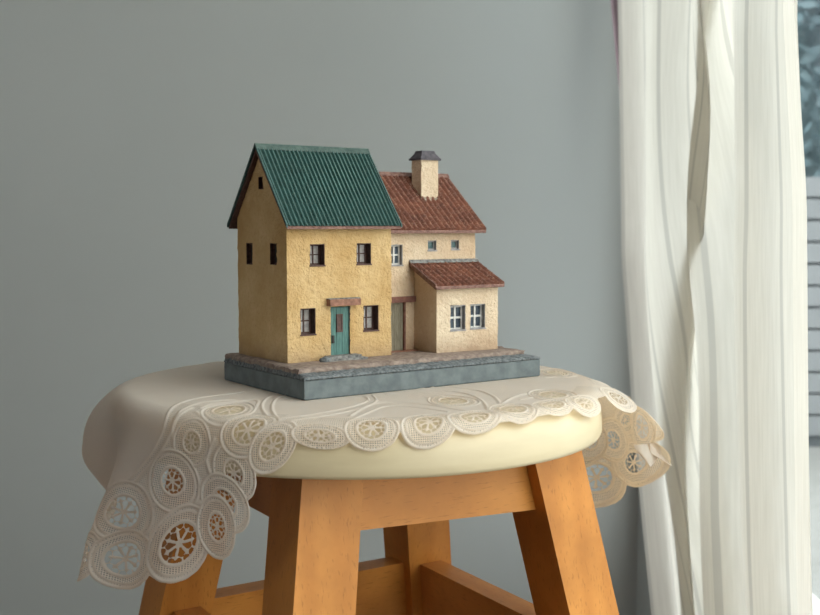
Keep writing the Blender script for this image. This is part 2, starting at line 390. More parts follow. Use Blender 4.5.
R = [ring(.3,172,7.6,103.7,14.3,.12), ring(.2,172,7.4,103.8,15.6,.4), ring(.5,171.5,8.0,103.5,16.9,.4), ring(3,169,11,101,17.4,.15)]
for a, b in zip(R, R[1:]): bridge(a, b)
bm.faces.new(R[-1]); bm.faces.new(R[0][::-1])
link('paving', bm, M['paving'], HS, True, 60)

def walls(name, prof, u0, u1, holes, mat):
    """solid prism with window recesses cut by boolean; prof in (v,w) mm"""
    bm = bmesh.new(); prism(bm, [(a*mm, b*mm) for a, b in prof], u0*mm, u1*mm)
    o = link(name, bm, mat, HS)
    bm = bmesh.new()
    for a, b in holes: box(bm, *B(a, b))
    c = link('cutter', bm, mat, HS)
    md = o.modifiers.new('cut', 'BOOLEAN'); md.operation = 'DIFFERENCE'; md.solver = 'EXACT'; md.object = c
    bpy.context.view_layer.update()
    me = bpy.data.meshes.new_from_object(o.evaluated_get(bpy.context.evaluated_depsgraph_get()))
    o.modifiers.clear(); o.data = me
    cm_ = c.data; bpy.data.objects.remove(c); bpy.data.meshes.remove(cm_)
    # rough plaster: break long flat faces up and push the skin in and out a little
    bm = bmesh.new(); bm.from_mesh(me)
    bmesh.ops.triangulate(bm, faces=[f for f in bm.faces if len(f.verts) > 4])
    for _ in range(6):
        es = [e for e in bm.edges if e.calc_length() > .0030]
        if not es: break
        bmesh.ops.subdivide_edges(bm, edges=es, cuts=1, use_grid_fill=True)
        bmesh.ops.triangulate(bm, faces=[f for f in bm.faces if len(f.verts) > 4])
    from mathutils import noise as mn
    bm.normal_update()
    for v in bm.verts:
        q = v.co*260
        v.co += v.normal*(mn.noise(q)*.00045 + mn.noise(q*3)*.00032)
    bm.to_mesh(me); bm.free()
    me.shade_smooth(); me.set_sharp_from_angle(angle=math.radians(45))
    return o
def window(u0, u1, w0, w1, v, depth, fm, pm, lining=None, cols=2, rows=2, bar=.75, name='window'):
    """casement set in a recess of the front wall (plane v)"""
    d = v + depth; L = []; t = .5
    fr = boxes(name, [B((u0,d-1.1,w0),(u0+1,d-.1,w1)), B((u1-1,d-1.1,w0),(u1,d-.1,w1)), B((u0+1,d-1.1,w0),(u1-1,d-.1,w0+1)), B((u0+1,d-1.1,w1-1),(u1-1,d-.1,w1))]
        + [B((u0+(u1-u0)*k/cols-bar/2,d-1.25,w0+.9),(u0+(u1-u0)*k/cols+bar/2,d-.1,w1-.9)) for k in range(1, cols)]
        + [B((u0+.9,d-1.2,w0+(w1-w0)*k/rows-bar/2),(u1-.9,d-.1,w0+(w1-w0)*k/rows+bar/2)) for k in range(1, rows)], M[fm], HS, .0001)
    boxes('pane', [B((u0+.8,d-.55,w0+.8),(u1-.8,d-.15,w1-.8))], M[pm], fr)
    if lining:
        boxes('lining', [B((u0-.4,v+.15,w0-.1),(u0+.05,d-.3,w1+.1)), B((u1-.05,v+.15,w0-.1),(u1+.4,d-.3,w1+.1)), B((u0,v+.1,w0-.4),(u1,d-.3,w0+.05)), B((u0,v+.1,w1-.05),(u1,d-.3,w1+.4))], M[lining], fr)
    boxes('sill', [B((u0-.6,v-.55,w0-.9),(u1+.6,v+1.0,w0-.05))], M[lining or fm], fr, .0002)
    return fr

# --- yellow house
Y0, V0, V1 = 8.0, 34.0, 99.0
yw = [(24.1,33.9,75.8,88.2), (57.3,67.5,76.0,88.5), (17.2,27.2,34.2,49.6), (62.3,73.0,34.2,49.5)]
holes = [((a-.3,V0-2,c-.3),(b+.3,V0+6.6,d+.3)) for a, b, c, d in yw]
sw = [(78.6,86.8,75.6,88.4), (46.6,55.0,76.2,88.7), (63.4,69.4,122.3,129.3)]
holes += [((Y0-2,a-.3,c-.3),(Y0+3.5,b+.3,d+.3)) for a, b, c, d in sw]
holes += [((38.2,V0-2,17),(52.0,V0+2.4,50.0))]
walls('yellow_wall', [(V0,16.8),(V1,16.8),(V1,104.6),(66.5,145.2),(V0,104.6)], Y0, 83.0, holes, M['yellow'])['label'] = 'rough yellow plaster walls'
for a, b, c, d in yw: window(a, b, c, d, V0, 6.5, 'brown', 'pane_light', 'brown')
for a, b, c, d in sw:
    fr = boxes('window', [B((Y0+2.4,a,c),(Y0+3.4,a+.9,d)), B((Y0+2.4,b-.9,c),(Y0+3.4,b,d)), B((Y0+2.4,a+.9,c),(Y0+3.4,b-.9,c+.9)), B((Y0+2.4,a+.9,d-.9),(Y0+3.4,b-.9,d)),
        B((Y0+.2,a-.4,c-.1),(Y0+2.5,a+.1,d+.1)), B((Y0+.2,b-.1,c-.1),(Y0+2.5,b+.4,d+.1)), B((Y0+.2,a,c-.4),(Y0+2.5,b,c+.1)), B((Y0+.2,a,d-.1),(Y0+2.5,b,d+.4))], M['brown'], HS)
    boxes('pane', [B((Y0+2.9,a+.7,c+.7),(Y0+3.3,b-.7,d-.7))], M['iron'], fr)
dr = boxes('door', [B((38.6+k*2.2,V0+.9+.12*(k%2),19.6),(40.65+k*2.2,V0+2.2,49.8)) for k in range(6)], M['teal'], HS, .0002); dr['label'] = 'teal plank door'
wd = boxes('door_window', [B((42.6,V0+.2,34.2),(43.5,V0+1.3,45.4)), B((46.1,V0+.2,34.2),(47.0,V0+1.3,45.4)), B((43.5,V0+.2,34.2),(46.1,V0+1.3,35.2)), B((43.5,V0+.2,44.4),(46.1,V0+1.3,45.4))], M['brown'], dr, .0001)
boxes('door_pane', [B((43.4,V0+.55,35),(46.2,V0+.8,44.6))], M['brown'], dr)
boxes('door_handle', [B((39.2,V0-.1,27.6),(40.7,V0+1.0,32.4))], M['iron'], dr, .0002)
boxes('door_jamb', [B((51.7,V0+.1,19.6),(52.5,V0+2.3,50))], M['iron'], HS)
lt = boxes('lintel', [B((35.2,V0-4.6,50.8),(57.2,V0+.3,54.8))], M['terracotta_wood'], HS, .0005); lt['label'] = 'terracotta wooden lintel over the teal door'
boxes('lintel_moss', [B((35.0,V0-3.6,54.8),(57.4,V0+.2,55.4))], M['step'], HS, .0003)
st = boxes('doorstep', [B((31.5,25.2,16.9),(59.5,33.9,18.7)), B((33.5,27.6,18.6),(56.5,34.2,20.3))], M['step'], HS, .0005)
bm = bmesh.new(); bmesh.ops.create_icosphere(bm, subdivisions=3, radius=1)
for v in bm.verts: v.co = Vector((v.co.x*3.6, v.co.y*2.6, v.co.z*1.9))*mm*(1+.12*math.sin(v.co.x*7+v.co.y*5)) + Vector((30.2*mm, 27.4*mm, 18.6*mm))
link('stone', bm, M['ledge'], HS, True)['label'] = 'dark rough stone beside the doorstep'

def slope_sheet(name, u0, u1, e, r, prof, thick, mat, nu, ns):
    """roof skin between eave e=(v,w) and ridge r=(v,w); prof(u_mm, s_mm) -> height above the skin in mm"""
    L = math.hypot(r[0]-e[0], r[1]-e[1]); dv, dw = (r[0]-e[0])/L, (r[1]-e[1])/L
    nv, nw = (-dw, dv) if dv > 0 else (dw, -dv)
    us = np.linspace(u0, u1, nu); ss = np.linspace(0, L, ns)
    UU, SS = np.meshgrid(us, ss, indexing='ij'); H = prof(UU, SS)
    top = np.stack([UU, e[0]+SS*dv+H*nv, e[1]+SS*dw+H*nw], -1)
    bot = np.stack([UU, e[0]+SS*dv-thick*nv, e[1]+SS*dw-thick*nw], -1)
    # closed solid: wrap the grid round the slope
    P = np.concatenate([bot[:, :1], top, bot[:, -1:]], 1)
    cap0 = np.concatenate([bot[:1, :1], bot[:1], bot[:1, -1:]], 1); cap1 = np.concatenate([bot[-1:, :1], bot[-1:], bot[-1:, -1:]], 1)
    P = np.concatenate([cap0, P, cap1], 0)*mm
    if dv < 0: P = P[::-1]
    o = grid_mesh(name, P, mat, HS)[0]; o.data.set_sharp_from_angle(angle=math.radians(50)); return o
def corr(U, S): return .62*np.cos(2*np.pi*U/2.92)
RU0, RU1 = 4.6, 86.2
for e in ((27.0,99.8), (106.0,99.8)):
    f_ = slope_sheet('corrugated_roof', RU0, RU1, e, (66.5,149.2), corr, .4, M['green'], 28*14+1, 24); f_['label'] = 'dark green corrugated roof slope'
for sg in (-1, 1):      # brown boarding under each slope
    bm = bmesh.new(); e = 66.5+sg*38.9
    prism(bm, [(y*mm, z*mm) for y, z in ((e,99.0),(66.5,147.0),(66.5,144.4),(e-sg*.6,97.6),(e,97.6))], (RU0+.4)*mm, (RU1-.4)*mm)
    link('roof_board', bm, M['brown' if sg > 0 else 'tile_edge'], HS)
bm = bmesh.new()
prism(bm, [(y*mm, z*mm) for y, z in ((63.7,146.1),(64.0,146.9),(66.0,149.9),(67.0,149.9),(69.0,146.9),(69.3,146.1),(66.5,148.9))], (RU0-.4)*mm, (RU1+.6)*mm)
link('ridge_cap', bm, M['green_ridge'], HS)
for e in (27.0, 106.0):  # verge strips
    sg = 1 if e > 66 else -1
    for u in (RU0, RU1):
        bm = bmesh.new(); prism(bm, [(y*mm, z*mm) for y, z in ((e,98.6),(66.5,148.0),(66.5,149.9),(e,100.6))], (u-.5)*mm, (u+.5)*mm)
        link('verge', bm, M['green'], HS)

# --- cream house behind, with lean-to
VB = 48.5
sq = [(122.4,129.2,83.4,89.6), (142.0,148.3,83.9,89.7)]
h2 = [((a-.2,VB-2,c-.2),(b+.2,VB+3.2,d+.2)) for a, b, c, d in sq] + [((91.8,VB-2,73.8),(101.9,VB+4.2,87.3)), ((91.0,VB-2,17),(103.4,VB+2.6,49.6))]
walls('cream_wall', [(VB,16.8),(101,16.8),(101,121.5),(88,131.2),(VB,98.4)], 82.6, 162.5, h2, M['cream'])['label'] = 'cream plaster walls'
for a, b, c, d in sq: window(a, b, c, d, VB, 3.2, 'frame_grey', 'pane_teal', 'frame_grey', 1, 1)
window(92.1, 101.6, 74.1, 87.0, VB, 4.2, 'frame_white', 'pane_dark', 'frame_grey', bar=1.1)
h3 = [((122.0,21,31.6),(134.6,28,48.0)), ((138.6,21,31.9),(151.2,28,48.0))]
walls('lean_to_wall', [(23.4,16.8),(VB+.4,16.8),(VB+.4,72.4),(23.4,61.0)], 111.0, 162.0, h3, M['cream'])['label'] = 'cream plaster walls of the lean-to'
for a, c in ((122.3,31.9), (138.9,32.2)): window(a, a+12.0, c, c+15.5, 23.4, 4.6, 'frame_white', 'pane_dark', 'frame_grey', bar=1.3)
d2 = boxes('door', [B((91.4+k*2.35,VB+1.3+.12*(k%2),17.6),(93.65+k*2.35,VB+2.4,49.4)) for k in range(5)], M['greygreen'], HS, .0002); d2['label'] = 'grey-green plank door'
boxes('door_jamb', [B((102.9,VB-.4,17.4),(104.1,VB+2.0,49.6))], M['lintel_dark'], HS, .0002)
l2 = boxes('lintel', [B((86.0,VB-2.8,49.6),(110.6,VB+.3,53.4))], M['lintel_dark'], HS, .0005); l2['label'] = 'dark red wooden lintel over the grey-green door'
boxes('doorstep', [B((84.5,43.0,17.0),(110.6,VB+.5,18.0))], M['terracotta_wood'], HS, .0004)

def tiles(pitch, course, amp=1.35):
    def f(U, S):
        a = np.abs(np.cos(np.pi*U/pitch))**1.2
        row = np.floor(S/course); k = S/course-row
        jit = .12*np.sin(row*12.9+np.floor(U/pitch+.5)*4.1)
        return amp*a + .55*(1-k)*(.4+.6*a) + jit*a
    return f
def clay(u0, u1, e, r, n, name='tiled_roof'):
    p = (u1-u0)/n
    L = math.hypot(r[0]-e[0], r[1]-e[1])
    return slope_sheet(name, u0, u1, e, r, lambda U, S: tiles(p, L/max(3, round(L/6.2)))(U-u0, S), .6, M['tile'], n*12+1, 150)
clay(83.0, 166.8, (42.8,96.6), (88.0,134.2), 19)['label'] = 'red clay tiled roof of the cream house'
clay(83.0, 166.8, (107.0,118.0), (88.0,134.2), 19)
clay(107.6, 163.0, (18.9,60.9), (VB,74.8), 12)['label'] = 'red clay tiled roof of the lean-to'
def slab(name, prof, u0, u1, mat):
    bm = bmesh.new(); prism(bm, [(y*mm, z*mm) for y, z in prof], u0*mm, u1*mm); bevel(bm, .0002, 1); return link(name, bm, mat, HS)
slab('roof_board', [(42.4,96.4),(88,134.0),(88,131.4),(44.2,94.6),(42.4,94.6)], 83.2, 167.2, M['tile_edge'])
slab('roof_board', [(107.4,117.6),(88,134.0),(88,131.4),(106,116.2)], 83.2, 167.2, M['tile_edge'])
slab('roof_board', [(18.4,60.8),(VB,74.6),(VB,72.2),(20.0,59.0),(18.4,59.0)], 107.2, 163.6, M['tile_edge'])
for u in (166.9,): slab('verge', [(42.6,96.0),(88,133.6),(88,136.0),(42.6,98.2)], u-.6, u+.8, M['tile_edge'])
for u in (107.3, 163.1): slab('verge', [(18.6,60.2),(VB,74.2),(VB,76.2),(18.6,62.3)], u-.7, u+.7, M['tile_edge'])
slab('ridge_cap', [(85.4,133.6),(85.9,134.6),(87.4,136.6),(88.6,136.6),(90.1,134.6),(90.6,133.6)], 83.0, 168.6, M['tile_edge'])
slab('flashing', [(VB-2.6,75.0),(VB+.2,75.0),(VB+.2,77.4),(VB-1.0,77.0)], 106.8, 164.4, M['step'])
# chimney
bm = bmesh.new(); box(bm, *B((130.8,67.8,112),(145.0,79.0,144.6))); 
bmesh.ops.subdivide_edges(bm, edges=bm.edges[:], cuts=6, use_grid_fill=True)
for v in bm.verts: v.co += Vector(rng.normal(size=3))*.00012
ch = link('chimney', bm, M['cream'], HS, True, 45); ch['label'] = 'cream plaster chimney'
def frust(name, z0, z1, a0, a1, mat, parent):
    bm = bmesh.new(); cx_, cy_ = 137.9, 73.4; vs = box(bm, (-1,-1,0), (1,1,1))
    for v in vs:
        a = a0 if v.co.z < .5 else a1; z = z0 if v.co.z < .5 else z1
        v.co = Vector(((cx_+v.co.x*a[0])*mm, (cy_+v.co.y*a[1])*mm, z*mm))
    bevel(bm, .0003, 2); return link(name, bm, mat, parent, True, 40)
bm = bmesh.new()
prism(bm, [(y*mm, z*mm) for y, z in ((66.2,115.0),(67.2,118.6),(68.4,118.9),(80.4,128.9),(80.4,126.0))], 129.9*mm, 145.9*mm)
bmesh.ops.subdivide_edges(bm, edges=bm.edges[:], cuts=5, use_grid_fill=True)
for v in bm.verts: v.co += Vector(rng.normal(size=3))*.00022
mo = link('mortar_skirt', bm, M['mortar'], ch, True, 45); mo['label'] = 'grey-stained mortar at the foot of the chimney'
cp = frust('chimney_cap', 144.2, 145.6, (8.6,7.1), (8.6,7.1), M['cap'], ch)
frust('cap_slope', 145.5, 149.2, (8.3,6.8), (5.6,4.2), M['cap'], cp)
frust('cap_top', 149.1, 150.7, (5.8,4.4), (5.2,3.8), M['cap'], cp)

# ---- how the cloth lies: flat to RF, then over the rim and down, per bearing
CX,CY=-.032,.700; RF=.142
#   az   L     psi1 psi2
CT=np.array([
(-180,.034,80,88),(-150,.030,75,85),(-125,.030,50,70),(-108,.040,32,80),(-95,.054,32,88),(-84,.062,42,92),(-74,.068,62,92),(-66,.084,90,91),
(-59,.104,86,78),(-51,.118,70,76),(-43,.120,80,82),(-32,.114,85,86),(-24,.098,86,89),(-18,.080,86,89),(-14,.052,86,89),(-8,.036,86,89),(0,.029,86,89),
(10,.0270,86,89),(30,.0275,86,89),(50,.0260,84,88),(66,.026,66,80),(78,.033,38,60),(87,.044,26,50),(93,.056,26,66),(99,.085,32,76),(107,.112,38,80),(118,.128,46,84),
(132,.118,60,88),(148,.070,78,90),(165,.040,84,90),(180,.034,80,88)],float)
def _sp(az,col):
    x=CT[:,0];y=CT[:,col]
    # smooth: linear interp convolved
    g=np.linspace(-180,180,721); v=np.interp(g,x,y)
    k=np.exp(-.5*(np.arange(-8,9)/3.5)**2);k/=k.sum()
    v=np.convolve(np.r_[v[-9:-1],v,v[1:9]],k,'valid')
    return np.interp(az,g,v)
def edgeL(az): return _sp(az,1)
def surf(az,s):
    """az (n,) degrees, s (m,) arc from centre -> (n,m,3), z=0 at the cloth top"""
    p1=np.radians(_sp(az,2))[:,None];p2=np.radians(_sp(az,3))[:,None]
    Q=np.linspace(0,.15,301);dq=Q[1]-Q[0]
    t=np.clip(Q/.020,0,1);t=t*t*(3-2*t);u=np.clip((Q-.018)/.045,0,1);u=u*u*(3-2*u)
    psi=p1*t[None]+(p2-p1)*u[None]
    r=np.cumsum(np.cos(psi),1)*dq;z=-np.cumsum(np.sin(psi),1)*dq
    r=r-r[:,:1];z=z-z[:,:1]
    q=np.clip(s-RF,0,.1499)
    i=q/dq;i0=np.floor(i).astype(int);f=i-i0;i1=np.minimum(i0+1,300)
    rr=np.minimum(s,RF)[None]+r[:,i0]*(1-f)+r[:,i1]*f
    zz=z[:,i0]*(1-f)+z[:,i1]*f
    w=(np.clip(q/.09,0,1)**1.6)[None]
    sh=-8*np.exp(-((az[:,None]+50)/13)**2)*w
    a=np.radians(az[:,None]+sh)
    # soft undulation of the hanging part
    rr=rr+w*.0022*np.sin(a*17+.6)
    return np.stack([CX+rr*np.sin(a),CY-rr*np.cos(a),zz],-1)

# medallions and cords of the lace, on the cloth (metres)
MEDS = [
  ('T1',(0.08937,0.10028),(0.01460,0.01268),(-0.01916,0.01698),0.5),
  ('T2',(0.16352,0.13113),(0.00246,0.01537),(-0.02469,0.00769),0.5),
  ('T3',(0.27482,0.13666),(-0.01449,0.00892),(-0.02031,-0.00803),0.5),
  ('fieldpod',(-0.07882,0.13155),(0.00603,-0.01696),(0.01975,0.01656),0.55),
  ('M5',(-0.08470,0.16423),(0.01216,-0.00138),(0.00168,0.01315),0.42),
  ('M0',(-0.13503,0.24127),(0.01092,-0.00051),(-0.00234,0.01525),0.5),
  ('M3',(-0.12005,0.21028),(0.01855,-0.00592),(0.00512,0.01733),0.5),
  ('M4',(-0.09391,0.18628),(0.01405,-0.00587),(0.00740,0.01595),0.4),
  ('M1',(-0.11333,0.23539),(0.01575,-0.01128),(0.00621,0.01393),0.55),
  ('M2',(-0.08685,0.21848),(0.00873,-0.02094),(0.01227,0.00654),0.52),
  ('M9',(-0.05823,0.17758),(0.01070,-0.00496),(0.00713,0.01414),0.42),
  ('M10',(-0.06327,0.19389),(0.01090,-0.00696),(0.01002,0.01375),0.45),
  ('M11',(-0.06794,0.20716),(0.01109,-0.00298),(0.00283,0.01686),0.42),
  ('M7',(-0.05132,0.15463),(0.01413,-0.01061),(0.00775,0.01151),0.5),
  ('M8',(-0.03733,0.16225),(0.00866,0.00606),(-0.00953,0.01359),0.5),
  ('F1',(-0.01342,0.15633),(0.01503,0.00137),(-0.00028,0.00678),0.48),
  ('F2',(0.01242,0.15191),(0.01414,0.00035),(-0.00044,0.01234),0.5),
  ('F3',(0.04266,0.14906),(0.01534,-0.00051),(-0.00359,0.01517),0.48),
  ('F4',(0.07042,0.14600),(0.01614,0.00221),(-0.00682,0.01214),0.5),
  ('F5',(0.10164,0.14070),(0.01387,0.00628),(-0.01073,0.01388),0.5),
  ('F6',(0.13230,0.14536),(0.01455,0.00553),(-0.01137,0.00860),0.5),
  ('F7',(0.16069,0.15259),(0.01583,0.00681),(-0.00915,0.00692),0.5),
  ('F8',(0.21347,0.16568),(0.01124,0.01277),(-0.01339,0.00514),0.5),
  ('R4',(0.29979,0.24173),(-0.02463,-0.00675),(-0.00163,0.02187),0.45),
  ('R5',(0.26333,0.22668),(-0.02453,-0.00746),(-0.00419,0.01653),0.42),
  ('R1',(0.26334,0.19628),(-0.01478,-0.00070),(0.00530,0.01115),0.4),
  ('R3',(0.23988,0.19901),(-0.00190,0.01257),(0.01112,0.00419),0.4),
  ('R2',(0.24818,0.20100),(-0.01100,-0.00170),(0.00370,0.01749),0.5),
  ('R6',(0.28267,0.21219),(-0.01798,-0.00291),(-0.00126,0.01665),0.4),
  ('R7',(0.30175,0.21375),(-0.01370,-0.00093),(0.00145,0.01639),0.4),
]
